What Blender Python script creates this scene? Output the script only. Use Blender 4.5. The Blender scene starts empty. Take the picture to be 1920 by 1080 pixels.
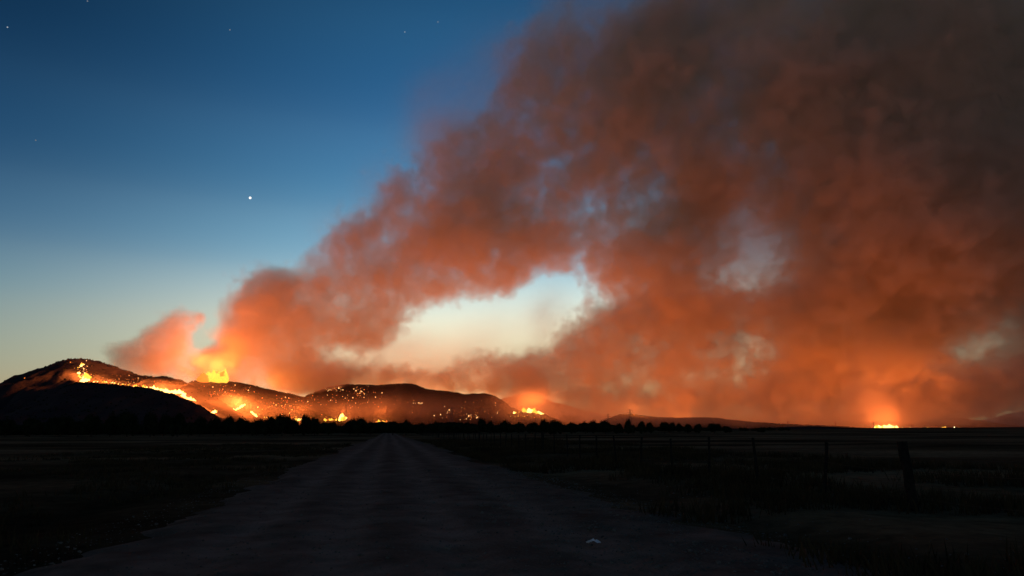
import bpy, bmesh, math, random
import numpy as np
from mathutils import Vector, Matrix
from mathutils.bvhtree import BVHTree
import mathutils.noise as mnoise

sc = bpy.context.scene
COL = sc.collection
random.seed(7)
RS = np.random.RandomState(11)

# ------------------------------------------------------------------ camera
PITCH, ROLL = math.radians(11.71), math.radians(-0.30)
CAM = Vector((0, 0, 1.6))
cd = bpy.data.cameras.new('camera')
cam = bpy.data.objects.new('camera', cd)
COL.objects.link(cam)
sc.camera = cam
cd.lens, cd.sensor_width = 24, 36
cd.clip_start, cd.clip_end = 0.1, 200000
RM = Matrix.Rotation(math.radians(90) + PITCH, 3, 'X') @ Matrix.Rotation(ROLL, 3, 'Z')
cam.location = CAM
cam.rotation_euler = RM.to_euler()

def ray(px, py):
    return RM @ Vector(((px - 960) / 1280, (540 - py) / 1280, -1.0))

def at(px, py, Y):
    r = ray(px, py)
    return CAM + r * (Y / r.y)

# ------------------------------------------------------------------ sky: the afterglow of a sun that has set behind the smoke
SUN_AZ = math.radians(3)
world = bpy.data.worlds.new('World')
sc.world = world
world.use_nodes = True
def lin(c):
    return tuple(((v / 255 + .055) / 1.055) ** 2.4 if v > 10 else v / 255 / 12.92 for v in c)
def build_world():
    nt = world.node_tree
    N = nt.nodes
    bg = N['Background']
    tc = N.new('ShaderNodeTexCoord')
    sep = N.new('ShaderNodeSeparateXYZ')
    nt.links.new(tc.outputs['Generated'], sep.inputs[0])
    def m(op, a, b=None, clamp=False):
        n = N.new('ShaderNodeMath'); n.operation = op; n.use_clamp = clamp
        for i, v in enumerate((a, b)):
            if v is None: continue
            if isinstance(v, (int, float)): n.inputs[i].default_value = v
            else: nt.links.new(v, n.inputs[i])
        return n.outputs[0]
    el = m('DIVIDE', m('ARCSINE', sep.outputs['Z']), math.pi / 2)
    az = m('ARCTAN2', sep.outputs['X'], sep.outputs['Y'])
    d = m('ABSOLUTE', m('SUBTRACT', az, SUN_AZ))
    d = m('MINIMUM', d, m('SUBTRACT', 2 * math.pi, d))
    mr = N.new('ShaderNodeMapRange'); mr.interpolation_type = 'SMOOTHERSTEP'
    nt.links.new(d, mr.inputs['Value'])
    mr.inputs['From Max'].default_value = math.radians(54)
    def ramp(stops):
        r = N.new('ShaderNodeValToRGB'); r.color_ramp.interpolation = 'CARDINAL'
        e = r.color_ramp.elements
        while len(e) < len(stops): e.new(0.5)
        for k, (deg, c) in enumerate(stops):
            e[k].position = deg / 90; e[k].color = (*lin(c), 1)
        nt.links.new(el, r.inputs[0])
        return r.outputs[0]
    near = ramp([(0, (255, 196, 120)), (4, (255, 234, 180)), (9, (242, 244, 220)), (13, (166, 203, 217)), (18, (104, 156, 190)),
                 (25, (60, 112, 156)), (34, (36, 84, 124)), (50, (22, 58, 100)), (90, (12, 34, 64))])
    away = ramp([(0, (160, 128, 98)), (4, (152, 152, 130)), (9, (112, 140, 148)), (13, (76, 112, 138)), (18, (42, 80, 114)),
                 (25, (22, 56, 88)), (34, (9, 33, 58)), (50, (6, 22, 42)), (90, (4, 14, 30))])
    mix = N.new('ShaderNodeMix'); mix.data_type = 'RGBA'
    nt.links.new(mr.outputs[0], mix.inputs['Factor'])
    nt.links.new(near, mix.inputs['A']); nt.links.new(away, mix.inputs['B'])
    nt.links.new(mix.outputs['Result'], bg.inputs['Color'])
    bg.inputs['Strength'].default_value = 1.0
build_world()
world.cycles.sampling_method = 'MANUAL'
world.cycles.sample_map_resolution = 256

# the sun itself is below the horizon: the glow and the fires are the only light
FIRE_POWER, FIRE_NEAR = 1.25, .62
sc.view_settings.view_transform = 'Standard'
sc.view_settings.look = 'None'
sc.view_settings.exposure = 0
sc.view_settings.gamma = 1
cy = sc.cycles
cy.volume_step_rate = 1.6
cy.volume_max_steps = 512
cy.volume_bounces = 4
cy.max_bounces = 5
cy.sample_clamp_indirect = 3
cy.use_denoising = True

# ------------------------------------------------------------------ helpers
def tag(o, label=None, cat=None, group=None, kind=None):
    if label: o['label'] = label
    if cat: o['category'] = cat
    if group: o['group'] = group
    if kind: o['kind'] = kind
    return o

def mesh(name, verts, faces, mats=(), smooth=False):
    me = bpy.data.meshes.new(name)
    me.from_pydata([tuple(v) for v in verts], [], faces)
    for m in mats: me.materials.append(m)
    if smooth: me.shade_smooth()
    return me

def link(name, me, parent=None, loc=None):
    o = bpy.data.objects.new(name, me)
    COL.objects.link(o)
    if parent: o.parent = parent
    if loc is not None: o.location = loc
    return o

def np_mesh(name, V, F, mats=(), smooth=False):
    """V (n,3) array, F (m,k) array"""
    me = bpy.data.meshes.new(name)
    V = np.asarray(V, np.float32); F = np.asarray(F, np.int32)
    k = F.shape[1]
    me.vertices.add(len(V)); me.vertices.foreach_set('co', V.ravel())
    me.loops.add(F.size); me.loops.foreach_set('vertex_index', F.ravel())
    me.polygons.add(len(F))
    me.polygons.foreach_set('loop_start', np.arange(len(F), dtype=np.int32) * k)
    me.update(calc_edges=True)
    for m in mats: me.materials.append(m)
    if smooth: me.shade_smooth()
    return me

def mat(name, color, rough=0.9, noise=None, bump=None, spec=0.0):
    """noise=(scale, colour2, detail); bump=(scale, strength, distance)"""
    m = bpy.data.materials.new(name); m.use_nodes = True
    nt = m.node_tree; b = nt.nodes['Principled BSDF']
    b.inputs['Base Color'].default_value = (*color, 1)
    b.inputs['Roughness'].default_value = rough
    b.inputs['Specular IOR Level'].default_value = spec
    g = nt.nodes.new('ShaderNodeNewGeometry')
    if noise:
        n = nt.nodes.new('ShaderNodeTexNoise'); n.inputs['Scale'].default_value = noise[0]; n.inputs['Detail'].default_value = noise[2]
        nt.links.new(g.outputs['Position'], n.inputs['Vector'])
        r = nt.nodes.new('ShaderNodeValToRGB')
        r.color_ramp.elements[0].position = .35; r.color_ramp.elements[0].color = (*color, 1)
        r.color_ramp.elements[1].position = .65; r.color_ramp.elements[1].color = (*noise[1], 1)
        nt.links.new(n.outputs['Fac'], r.inputs[0]); nt.links.new(r.outputs[0], b.inputs['Base Color'])
    if bump:
        n = nt.nodes.new('ShaderNodeTexNoise'); n.inputs['Scale'].default_value = bump[0]; n.inputs['Detail'].default_value = 6
        nt.links.new(g.outputs['Position'], n.inputs['Vector'])
        u = nt.nodes.new('ShaderNodeBump'); u.inputs['Strength'].default_value = bump[1]; u.inputs['Distance'].default_value = bump[2]
        nt.links.new(n.outputs['Fac'], u.inputs['Height']); nt.links.new(u.outputs[0], b.inputs['Normal'])
    return m

def emis(name, color, strength):
    m = bpy.data.materials.new(name); m.use_nodes = True
    nt = m.node_tree; nt.nodes.remove(nt.nodes['Principled BSDF'])
    e = nt.nodes.new('ShaderNodeEmission')
    e.inputs[0].default_value = (*color, 1); e.inputs[1].default_value = strength
    nt.links.new(e.outputs[0], nt.nodes['Material Output'].inputs['Surface'])
    m.cycles.emission_sampling = 'NONE'
    return m

def ico(sub):
    bm = bmesh.new(); bmesh.ops.create_icosphere(bm, subdivisions=sub, radius=1)
    V = np.array([v.co[:] for v in bm.verts]); F = np.array([[v.index for v in f.verts] for f in bm.faces]); bm.free()
    return V, F
ICO1, ICO2, ICO3 = ico(1), ico(2), ico(3)

M_hill = mat('burnt_hillside', (.022, .019, .021), noise=(.004, (.035, .029, .028), 6), bump=(.012, .6, 30))
M_near_hill = mat('dark_hillside', (.040, .032, .036), noise=(.006, (.06, .046, .046), 6), bump=(.02, .6, 20))
M_far_hill = mat('far_hillside', (.05, .045, .05))
M_bark = mat('bark', (.035, .028, .022), noise=(6, (.05, .04, .03), 4))
M_leaf = mat('oak_leaves', (.012, .016, .009), noise=(.8, (.022, .028, .014), 3))
M_wood = mat('weathered_wood', (.014, .013, .012), noise=(12, (.026, .024, .021), 4))
M_wire = mat('rusty_wire', (.08, .06, .05), rough=.6)
M_steel = mat('galvanised_steel', (.10, .10, .10), rough=.6)
M_grass = mat('dry_grass', (.03, .022, .013), noise=(.6, (.075, .052, .026), 3))
M_wall = mat('dark_concrete', (.05, .048, .045))

# ------------------------------------------------------------------ ground sheet
ROADV = ray(728, 804); ROADV.z = 0; ROADV.normalize()
ROADR = Vector((ROADV.y, -ROADV.x, 0))

def ground_z(x, y):
    s = x * ROADR.x + y * ROADR.y          # across the road
    r = math.hypot(x, y)
    off = max(0.0, min(1.0, (abs(s - .2) - 5.2) / 3))
    z = -0.04
    if r < 900:
        z += off * (.16 * mnoise.noise(Vector((x * .11, y * .11, 0))) + .05 * mnoise.noise(Vector((x * .6, y * .6, 3)))) * max(0, 1 - r / 600)
        z -= .14 * math.exp(-((s - 6.6) / .9) ** 2) + .10 * math.exp(-((s + 6.4) / .8) ** 2)
    return z

def build_ground():
    rad = [0]
    r = .6
    while r < 60000:
        rad.append(r); r *= 1.045
    n = 260
    V = [(0, 0, ground_z(0, 0))]
    for r in rad[1:]:
        for k in range(n):
            a = 2 * math.pi * k / n
            x, y = r * math.sin(a), r * math.cos(a)
            V.append((x, y, ground_z(x, y)))
    F = [(0, 1 + k, 1 + (k + 1) % n) for k in range(n)]
    me_f = []
    for i in range(len(rad) - 2):
        b0, b1 = 1 + i * n, 1 + (i + 1) * n
        for k in range(n):
            k2 = (k + 1) % n
            me_f.append((b0 + k, b1 + k, b1 + k2, b0 + k2))
    m = bpy.data.materials.new('field_soil'); m.use_nodes = True
    nt = m.node_tree; N = nt.nodes; b = N['Principled BSDF']
    b.inputs['Roughness'].default_value = 1; b.inputs['Specular IOR Level'].default_value = 0
    g = N.new('ShaderNodeNewGeometry')
    mp = N.new('ShaderNodeMapping'); mp.inputs['Scale'].default_value = (.02, .06, 1); mp.inputs['Rotation'].default_value = (0, 0, .1)
    nt.links.new(g.outputs['Position'], mp.inputs['Vector'])
    n1 = N.new('ShaderNodeTexNoise'); n1.inputs['Scale'].default_value = 1; n1.inputs['Detail'].default_value = 5
    nt.links.new(mp.outputs[0], n1.inputs['Vector'])
    n2 = N.new('ShaderNodeTexNoise'); n2.inputs['Scale'].default_value = 1.7; n2.inputs['Detail'].default_value = 8; n2.inputs['Roughness'].default_value = .7
    nt.links.new(g.outputs['Position'], n2.inputs['Vector'])
    r1 = N.new('ShaderNodeValToRGB')
    e = r1.color_ramp.elements
    e[0].position = .40; e[0].color = (.07, .046, .024, 1); e[1].position = .62; e[1].color = (.36, .235, .12, 1)
    nt.links.new(n1.outputs['Fac'], r1.inputs[0])
    r2 = N.new('ShaderNodeValToRGB'); e = r2.color_ramp.elements
    e[0].position = .3; e[0].color = (.35, .35, .35, 1); e[1].position = .75; e[1].color = (1, 1, 1, 1)
    nt.links.new(n2.outputs['Fac'], r2.inputs[0])
    mx = N.new('ShaderNodeMix'); mx.data_type = 'RGBA'; mx.blend_type = 'MULTIPLY'; mx.inputs['Factor'].default_value = 1
    nt.links.new(r1.outputs[0], mx.inputs['A']); nt.links.new(r2.outputs[0], mx.inputs['B'])
    nt.links.new(mx.outputs['Result'], b.inputs['Base Color'])
    bp = N.new('ShaderNodeBump'); bp.inputs['Strength'].default_value = .7; bp.inputs['Distance'].default_value = .08
    nt.links.new(n2.outputs['Fac'], bp.inputs['Height']); nt.links.new(bp.outputs[0], b.inputs['Normal'])
    me = mesh('ground', V, F + me_f, [m], True)
    tag(link('ground', me), 'dark flat field of dry grass and soil on both sides of the track', kind='structure')
build_ground()

# ------------------------------------------------------------------ dirt road
def road_edges(t):
    wl = -4.0 + .9 * mnoise.noise(Vector((t * .16, 1.3, 0))) + .55 * mnoise.noise(Vector((t * .8, 5, 0))) + .25 * mnoise.noise(Vector((t * 2.6, 5, 0)))
    wr = 4.9 + max(0, 19 - t) * .07 + .9 * mnoise.noise(Vector((t * .15, 7.3, 0))) + .55 * mnoise.noise(Vector((t * .8, 9, 0))) + .25 * mnoise.noise(Vector((t * 2.6, 9, 0)))
    if t > 60:
        k = min(1, (t - 60) / 120); wl *= 1 - .25 * k; wr *= 1 - .25 * k
    return wl, wr

def build_road():
    ts, t = [], -12.0
    while t < 600:
        ts.append(t); t += max(.10, abs(t) * .012)
    nc = 90
    V, PK = [], []
    for t in ts:
        wl, wr = road_edges(t)
        for k in range(nc + 1):
            s = wl + (wr - wl) * k / nc
            p = ROADV * t + ROADR * s
            e = min(1, (min(k, nc - k) / 6))
            z = .05 - .0012 * s * s
            pk = 0.0
            for c, w, dp in ((-2.3, .34, .045), (-.55, .34, .04), (1.0, .36, .05), (2.8, .36, .045)):
                c2 = c + .25 * mnoise.noise(Vector((t * .04, c, 2)))
                z -= dp * math.exp(-((s - c2) / w) ** 2); pk += math.exp(-((s - c2) / (w * 1.3)) ** 2)
            PK.append(max(0, min(1, (.25 + .75 * pk) * (.55 + .45 * e) + .35 * mnoise.noise(p * .5) + .2 * mnoise.noise(p * 2))))
            z += .022 * mnoise.noise(p * 1.1) + .012 * mnoise.noise(p * 4)
            z = max(z, -.036) * e + (1 - e) * -.075
            if k in (0, nc): z = -.13
            V.append((p.x, p.y, z))
    F = []
    w = nc + 1
    for i in range(len(ts) - 1):
        for k in range(nc):
            F.append((i * w + k, i * w + k + 1, (i + 1) * w + k + 1, (i + 1) * w + k))
    m = bpy.data.materials.new('gravel_track'); m.use_nodes = True
    nt = m.node_tree; N = nt.nodes; b = N['Principled BSDF']
    b.inputs['Roughness'].default_value = .95; b.inputs['Specular IOR Level'].default_value = 0
    g = N.new('ShaderNodeNewGeometry')
    vr = N.new('ShaderNodeTexVoronoi'); vr.inputs['Scale'].default_value = 16
    nz = N.new('ShaderNodeTexNoise'); nz.inputs['Scale'].default_value = 1.2; nz.inputs['Detail'].default_value = 9; nz.inputs['Roughness'].default_value = .65
    for n in (vr, nz): nt.links.new(g.outputs['Position'], n.inputs['Vector'])
    r = N.new('ShaderNodeValToRGB'); e = r.color_ramp.elements
    e[0].position = .32; e[0].color = (.17, .115, .08, 1); e[1].position = .7; e[1].color = (.34, .24, .18, 1)
    nt.links.new(nz.outputs['Fac'], r.inputs[0])
    hs = N.new('ShaderNodeMix'); hs.data_type = 'RGBA'; hs.blend_type = 'MULTIPLY'; hs.inputs['Factor'].default_value = 1
    at_ = N.new('ShaderNodeAttribute'); at_.attribute_name = 'packed'
    pr = N.new('ShaderNodeValToRGB'); e = pr.color_ramp.elements
    e[0].color = (.58, .57, .56, 1); e[1].color = (1.08, 1.06, 1.05, 1)
    nt.links.new(at_.outputs['Fac'], pr.inputs[0])
    nt.links.new(r.outputs[0], hs.inputs['A']); nt.links.new(pr.outputs[0], hs.inputs['B'])
    nt.links.new(hs.outputs['Result'], b.inputs['Base Color'])
    b1 = N.new('ShaderNodeBump'); b1.inputs['Strength'].default_value = .6; b1.inputs['Distance'].default_value = .025
    nt.links.new(vr.outputs['Distance'], b1.inputs['Height'])
    b2 = N.new('ShaderNodeBump'); b2.inputs['Strength'].default_value = .6; b2.inputs['Distance'].default_value = .06
    nt.links.new(nz.outputs['Fac'], b2.inputs['Height']); nt.links.new(b1.outputs[0], b2.inputs['Normal'])
    nt.links.new(b2.outputs[0], b.inputs['Normal'])
    me = mesh('road', V, F, [m], True)
    a = me.attributes.new('packed', 'FLOAT', 'POINT'); a.data.foreach_set('value', PK)
    tag(link('road', me), 'wide unpaved gravel road with wheel ruts running to the burning hills', kind='structure')
build_road()

# ------------------------------------------------------------------ hills
TERR = []
def hill(name, label, D, pts, front, back, m, tilt=0.0, rough=1.0, dx_px=3.0, power=.85):
    """A ridge whose crest passes through the outline points at depth D (D + tilt per pixel), with a real front and back slope."""
    pts = sorted(pts)
    xs = np.array([p[0] for p in pts], float); ys = np.array([p[1] for p in pts], float)
    cols = np.arange(xs[0], xs[-1] + .1, dx_px)
    # smooth interpolation (cosine between points)
    idx = np.clip(np.searchsorted(xs, cols, side='right') - 1, 0, len(xs) - 2)
    f = (cols - xs[idx]) / (xs[idx + 1] - xs[idx]); f = f * .5 + (f * f * (3 - 2 * f)) * .5
    cy_ = ys[idx] + (ys[idx + 1] - ys[idx]) * f
    rows_f, rows_b = 26, 14
    V, nr = [], rows_f + rows_b + 1
    for c, yy in zip(cols, cy_):
        Dc = D + tilt * (c - cols[0])
        P = at(c, yy, Dc)
        zr = max(P.z, .5)
        zr += rough * (2.0 * mnoise.noise(Vector((P.x * .03, 0, D))) + 1.5 * mnoise.noise(Vector((P.x * .11, 3, D))))
        for j in range(nr):
            if j <= rows_f:
                s = j / rows_f; Y = Dc - front * (1 - s); h = s ** (1 / power) if power < 1 else s ** power
            else:
                s = 1 - (j - rows_f) / rows_b; Y = Dc + back * (1 - s); h = s * s * (3 - 2 * s)
            x = P.x * (1 + (Y - Dc) / Dc * .5)
            q = Vector((x * .0022, Y * .0022, D))
            g = mnoise.fractal(q, .9, 2.1, 5) * .22 * math.sin(math.pi * min(1, s)) * rough
            g2 = (abs(mnoise.noise(Vector((x * .0045 + Y * .0012, Y * .0016, 7)))) - .22 + .5 * abs(mnoise.noise(Vector((x * .012, Y * .004, 9))))) * .20 * math.sin(math.pi * min(1, s)) ** .7 * rough
            V.append((x, Y, zr * max(-.02, h + g * .6 + g2) - (3 if s == 0 else 0)))
    F = []
    for i in range(len(cols) - 1):
        for j in range(nr - 1):
            F.append((i * nr + j, (i + 1) * nr + j, (i + 1) * nr + j + 1, i * nr + j + 1))
    o = link(name, mesh(name, V, F, [m], True))
    tag(o, label, kind='structure')
    TERR.append((name, BVHTree.FromPolygons([Vector(v) for v in V], F)))
    return o

hill('mountain', 'dark mountain with a rounded summit at the left, burning on its right flank', 5200,
     [(-900, 800), (-600, 760), (-300, 745), (-100, 738), (0, 722), (40, 706), (75, 692), (90, 686), (112, 677), (132, 673), (160, 673), (182, 677), (205, 684), (235, 694), (262, 704),
      (285, 706), (310, 706), (330, 711), (350, 722), (400, 745), (450, 775), (480, 800)], 1900, 1400, M_near_hill, rough=1.2)
hill('dark_spur', 'unburnt black shoulder of the mountain below the line of flames', 4300,
     [(-700, 800), (-300, 790), (-60, 775), (60, 748), (110, 728), (150, 717), (190, 719), (230, 723), (282, 729), (320, 738), (345, 748), (372, 760), (395, 774), (415, 790), (440, 804)],
     900, 900, M_near_hill, rough=.8)
hill('fire_ridge', 'brown rounded ridge under the tallest blaze', 6100,
     [(300, 800), (325, 745), (345, 722), (362, 715), (385, 712), (410, 713), (440, 717), (470, 722), (500, 730), (540, 738), (570, 745), (620, 765), (680, 800)], 700, 900, M_hill)
hill('valley_spur', 'low dark spur in the valley in front of the blazing ridge', 5500,
     [(350, 800), (375, 760), (395, 743), (415, 739), (445, 742), (462, 739), (480, 738), (500, 745), (540, 756), (600, 775), (660, 800)], 600, 600, M_hill)
hill('ember_hill', 'long smoky hill dotted with embers in the centre', 7000,
     [(520, 800), (545, 760), (580, 740), (600, 732), (620, 725), (650, 721), (690, 722), (715, 722), (740, 720), (765, 719), (778, 721), (800, 730), (830, 733), (855, 736),
      (872, 740), (890, 738), (910, 738), (925, 742), (940, 750), (960, 765), (1000, 785), (1050, 800)], 1500, 1000, M_hill, rough=.6)
hill('glowing_knoll', 'low knoll crowned by fire right of the central hill', 6400,
     [(900, 800), (920, 785), (945, 779), (960, 776), (980, 772), (1000, 772), (1018, 776), (1035, 784), (1070, 797), (1090, 804)], 500, 500, M_hill)
hill('hazy_hill', 'faint smoke-veiled hill behind the fire on the knoll', 8300,
     [(880, 800), (920, 755), (950, 745), (975, 740), (1010, 745), (1050, 757), (1100, 770), (1150, 780), (1200, 800)], 900, 900, M_hill)
hill('right_low_hill', 'low long hill right of the centre behind the oaks', 6000,
     [(1090, 806), (1120, 796), (1145, 783), (1165, 777), (1182, 777), (1205, 780), (1240, 783), (1275, 784), (1310, 783), (1340, 784), (1380, 789), (1430, 793), (1480, 796), (1560, 799),
      (1640, 806), (1700, 812)], 800, 800, M_hill, rough=.5)
hill('right_domed_hill', 'low domed hill behind the farm sheds at the right', 7600,
     [(1700, 812), (1730, 800), (1760, 792), (1790, 788), (1815, 786.5), (1845, 788), (1875, 795), (1905, 803), (1940, 811), (1970, 815)], 900, 900, M_hill, rough=.5)
hill('right_far_mountain', 'distant mountain at the right edge, dim behind smoke', 10500,
     [(1600, 812), (1660, 795), (1720, 787), (1760, 790), (1800, 783), (1840, 790), (1870, 782), (1900, 774), (1930, 768), (1980, 755), (2060, 745), (2200, 760), (2500, 820)], 1400, 1400, M_hill)
hill('low_rise', 'black low rise of ground closing the field at the right', 1100,
     [(980, 809), (1060, 807), (1250, 806.5), (1400, 804), (1470, 801), (1505, 799), (1535, 799), (1570, 801), (1620, 804.5), (1680, 808), (1800, 810.5), (1920, 811.5), (2300, 813), (2700, 818)],
     260, 400, M_near_hill, rough=.12, power=1)
hill('farther_rise', 'dark rise of ground behind the oaks at the left and centre', 1500,
     [(-900, 800), (-300, 796), (0, 794), (150, 793), (300, 794), (420, 796), (560, 797), (700, 799.5), (800, 799), (950, 801), (1100, 804), (1250, 807)], 500, 400, M_near_hill, rough=.25, power=1)

def hit(px, py, lift=0.0, only=None):
    d = ray(px, py).normalized(); best = None
    for name, t in TERR:
        if only and name not in only: continue
        loc, nor, i, dist = t.ray_cast(CAM, d)
        if loc is not None and (best is None or dist < best[1]): best = (loc, dist)
    if best is None: return None
    return best[0] + Vector((0, 0, lift))

def scrub(label, names, cnt, seed):
    r = np.random.RandomState(seed); bV, bF = ICO1; V, F, n = [], [], 0
    for nm in names:
        me = bpy.data.objects[nm].data; nr = 41
        co = np.empty(len(me.vertices) * 3, np.float32); me.vertices.foreach_get('co', co); co = co.reshape(-1, nr, 3)
        for _ in range(cnt):
            i = r.randint(co.shape[0] - 1); j = 26 if r.rand() < .35 else r.randint(3, 26)
            f = r.rand(); g = r.rand() if j < 26 else 0
            p = (co[i, j] * (1 - f) + co[i + 1, j] * f) * (1 - g) + (co[i, min(j + 1, 26)] * (1 - f) + co[i + 1, min(j + 1, 26)] * f) * g
            if p[2] < 4: continue
            q = r.uniform(2.0, 5.5)
            V.append(bV * r.uniform(.7, 1.25, (len(bV), 1)) * np.array([q * 1.3, q * 1.3, q]) + p + np.array([0, 0, q * .35])); F.append(bF + n); n += len(bV)
    tag(link('scrub', np_mesh('scrub', np.concatenate(V), np.concatenate(F), [M_leaf])), label, 'scrub', kind='stuff')
scrub('dark scrub and small oaks dotted over the burning hillsides and along their crests', ('mountain', 'dark_spur', 'fire_ridge', 'valley_spur', 'ember_hill', 'glowing_knoll', 'right_low_hill'), 1700, 8)

# ------------------------------------------------------------------ fires
M_flame_hot = emis('flame_white_hot', (1.0, .55, .13), 4.5)
M_flame = emis('flame_yellow', (1.0, .50, .05), 1.9)
M_flame_red = emis('flame_orange', (1.0, .22, .025), 1.5)
M_ember_hot = emis('ember_bright', (1.0, .5, .18), 3.8)
M_ember = emis('ember_orange', (1.0, .28, .06), 1.5)
M_ember_dim = emis('ember_dull', (1.0, .18, .04), .45)

def tongue(seed, m):
    r = random.Random(seed); V, F = [], []
    n, k = 9, 6
    bx = by = 0
    for i in range(n):
        t = i / (n - 1)
        w = (.55 * math.sin(math.pi * min(1, t * .8 + .22)) ** .8) * (1 - t) ** .35 if i < n - 1 else .01
        bx += r.uniform(-.12, .16); by += r.uniform(-.1, .1)
        for j in range(k):
            a = 2 * math.pi * j / k + t * 2
            ww = w * r.uniform(.7, 1.25)
            V.append((bx + ww * math.cos(a), by + ww * math.sin(a), t - .12))
    for i in range(n - 1):
        for j in range(k):
            j2 = (j + 1) % k
            F.append((i * k + j, i * k + j2, (i + 1) * k + j2, (i + 1) * k + j))
    F.append(tuple(range(k))[::-1])
    return mesh('flame', V, F, [m], True)
TONGUES = {m.name: [tongue(i * 7 + q, m) for i in range(5)] for q, m in enumerate((M_flame_hot, M_flame, M_flame_red))}

def fire(label, pts, size, jitter, power, step=4.0, lights=1, mats=('flame_white_hot', 'flame_yellow'), only=None, lift=30, D=None, radius=40, group=None, slim=1.0):
    """pts: polyline in the photograph; its flames stand on the hillside met there. size: flame height in metres."""
    P = []
    for (a, b) in zip(pts[:-1], pts[1:]):
        if a is None or b is None: continue
        L = math.hypot(b[0] - a[0], b[1] - a[1]); n = max(1, int(L / step))
        for k in range(n):
            t = (k + random.random()) / n
            P.append((a[0] + (b[0] - a[0]) * t + random.gauss(0, jitter * .5), a[1] + (b[1] - a[1]) * t + random.gauss(0, jitter * .3)))
    if len(pts) == 1: P = [(pts[0][0] + random.gauss(0, jitter), pts[0][1] + random.gauss(0, jitter * .3)) for _ in range(max(2, int(jitter)))]
    W = [w for w in ((hit(x, y, only=only) if D is None else Vector((*at(x, y, D)[:2], 0))) for x, y in P) if w is not None]
    if not W: print('NO HIT', label); return
    c = sum(W, Vector()) / len(W)
    root = bpy.data.objects.new('wildfire', None); COL.objects.link(root); root.location = c; root.empty_display_size = 10
    tag(root, label, 'fire', group or 'fires burning across the hills')
    for w in W:
        h = size * .74 * random.lognormvariate(0, .45)
        f = link('flame', random.choice(TONGUES[random.choice(mats)]), root, w - c)
        wd = h * random.uniform(.75, 1.5) * slim
        f.scale = (wd, wd * .8, h * 1.1); f.rotation_euler = (0, random.uniform(-.1, .35), random.uniform(0, 6.28))
    for k in range(lights):
        if power <= 0: break
        w = W[int((k + .5) * len(W) / lights)]
        ld = bpy.data.lights.new('fire_light', 'POINT'); ld.energy = power * 1e6 * (FIRE_NEAR if D is None or D < 6000 else FIRE_POWER) / lights; ld.color = (1.0, .235, .038) if D is None or D < 6000 else (1.0, .24, .03)
        ld.shadow_soft_size = radius
        link('fire_light', ld, root, w - c + Vector((0, -radius * .3, lift + radius)))
    return root

fire('curl of flames up the mountain flank, highest at the left', [(151, 687), (158, 683), None, (145, 690), (147, 689.5), None, (145, 700), (148, 701), None, (147, 705), (151, 709), (153, 707), None, (157, 709), (160, 705), (163, 707), None, (160,710),(164,709)], 17, .9, 6, 1.1, only=('mountain',))
fire('thick bright flame patch low on the mountain flank', [(149, 715), (158, 716), (168, 712)], 20, 1.5, 7, 1.3, mats=('flame_white_hot',))
fire('thin row of small flames along the crest of the dark shoulder', [(172, 715), (200, 718), (240, 722), (276, 727)], 11, 2.0, 14, 2.0, 2, mats=('flame_yellow', 'flame_white_hot', 'flame_orange'))
fire('long white-hot flame line descending the dark shoulder', [(281, 727), (300, 733), (322, 738), (337, 737)], 18, .8, 30, 1.0, 2, mats=('flame_white_hot',))
fire('short hooked flame line below the long white-hot one', [(344, 741), (346, 746), (352, 749), (360, 750), (367, 752)], 16, .8, 16, 1.1, mats=('flame_white_hot',))
fire('small round blaze at the foot of the valley', [(396, 775), (401, 774), (406, 772)], 13, 1.2, 14, .8, mats=('flame_white_hot', 'flame_yellow'))
fire('slanting white-hot flame line rising to the right in the valley', [(432, 773), (445, 768), (459, 759)], 16, .8, 22, 1.0, mats=('flame_white_hot',), only=('valley_spur', 'fire_ridge'))
fire('tallest yellow blaze on top of the brown ridge', [(388, 713), (398, 711.5), (408, 712), (422, 713)], 62, 4, 26, .14, 2, mats=('flame_yellow', 'flame_yellow', 'flame_orange'), slim=1.0, only=('fire_ridge',), radius=70, lift=90)
fire('bent flame line left of the dark thicket', [(471, 773), (475, 777), (482, 782)], 16, 1, 10, 1.0, mats=('flame_white_hot',))
fire('scattered flames glimpsed through the thicket of oaks', [(492, 783), (505, 784), (515, 784), (528, 781)], 9, 1.5, 6, 3.5)
fire('orange blaze between the thicket and the next oaks', [(552, 789), (561, 788), (566, 786)], 18, 2, 16, 1.4, mats=('flame_yellow', 'flame_orange', 'flame_white_hot'))
fire('row of small fires showing between two clumps of oaks', [(607, 789), (622, 788), (634, 788)], 14, 2, 4, 1.5, mats=('flame_yellow', 'flame_orange'))
fire('tall yellow fire beside the oaks left of the road', [(636, 789), (642, 787), (646, 786)], 34, 1.5, 9, 1.0, mats=('flame_yellow', 'flame_white_hot'))
fire('low orange fire straight ahead at the end of the road', [(704, 792), (714, 791), (724, 791)], 13, 1.5, 5, 1.3, mats=('flame_yellow', 'flame_orange'))
fire('bright ring of fire around the knoll right of the central hill', [(956, 776), (965, 775), (975, 772), (990, 772.5), (1005, 774), (1020, 777)], 24, 1.5, 30, 1.0, 2, mats=('flame_yellow', 'flame_white_hot'), only=('glowing_knoll',), lift=20, radius=100)
fire('sprinkle of small fires on the front of the glowing knoll', [(950, 782), (975, 780), (1000, 782), (1020, 783)], 6, 3, 0, 2.5, mats=('flame_yellow', 'flame_orange'), only=('glowing_knoll',))
fire('blaze hidden behind the low hill, only its glow showing', [(1262, 786), (1275, 786)], 26, 1, 2.5, 3, 1, mats=('flame_orange',), D=6900, lift=20)
fire('faint fire on the top of the low hill', [(1185, 778.5), (1195, 780)], 6, 1, 6, 3, 1, mats=('flame_orange',))
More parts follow.
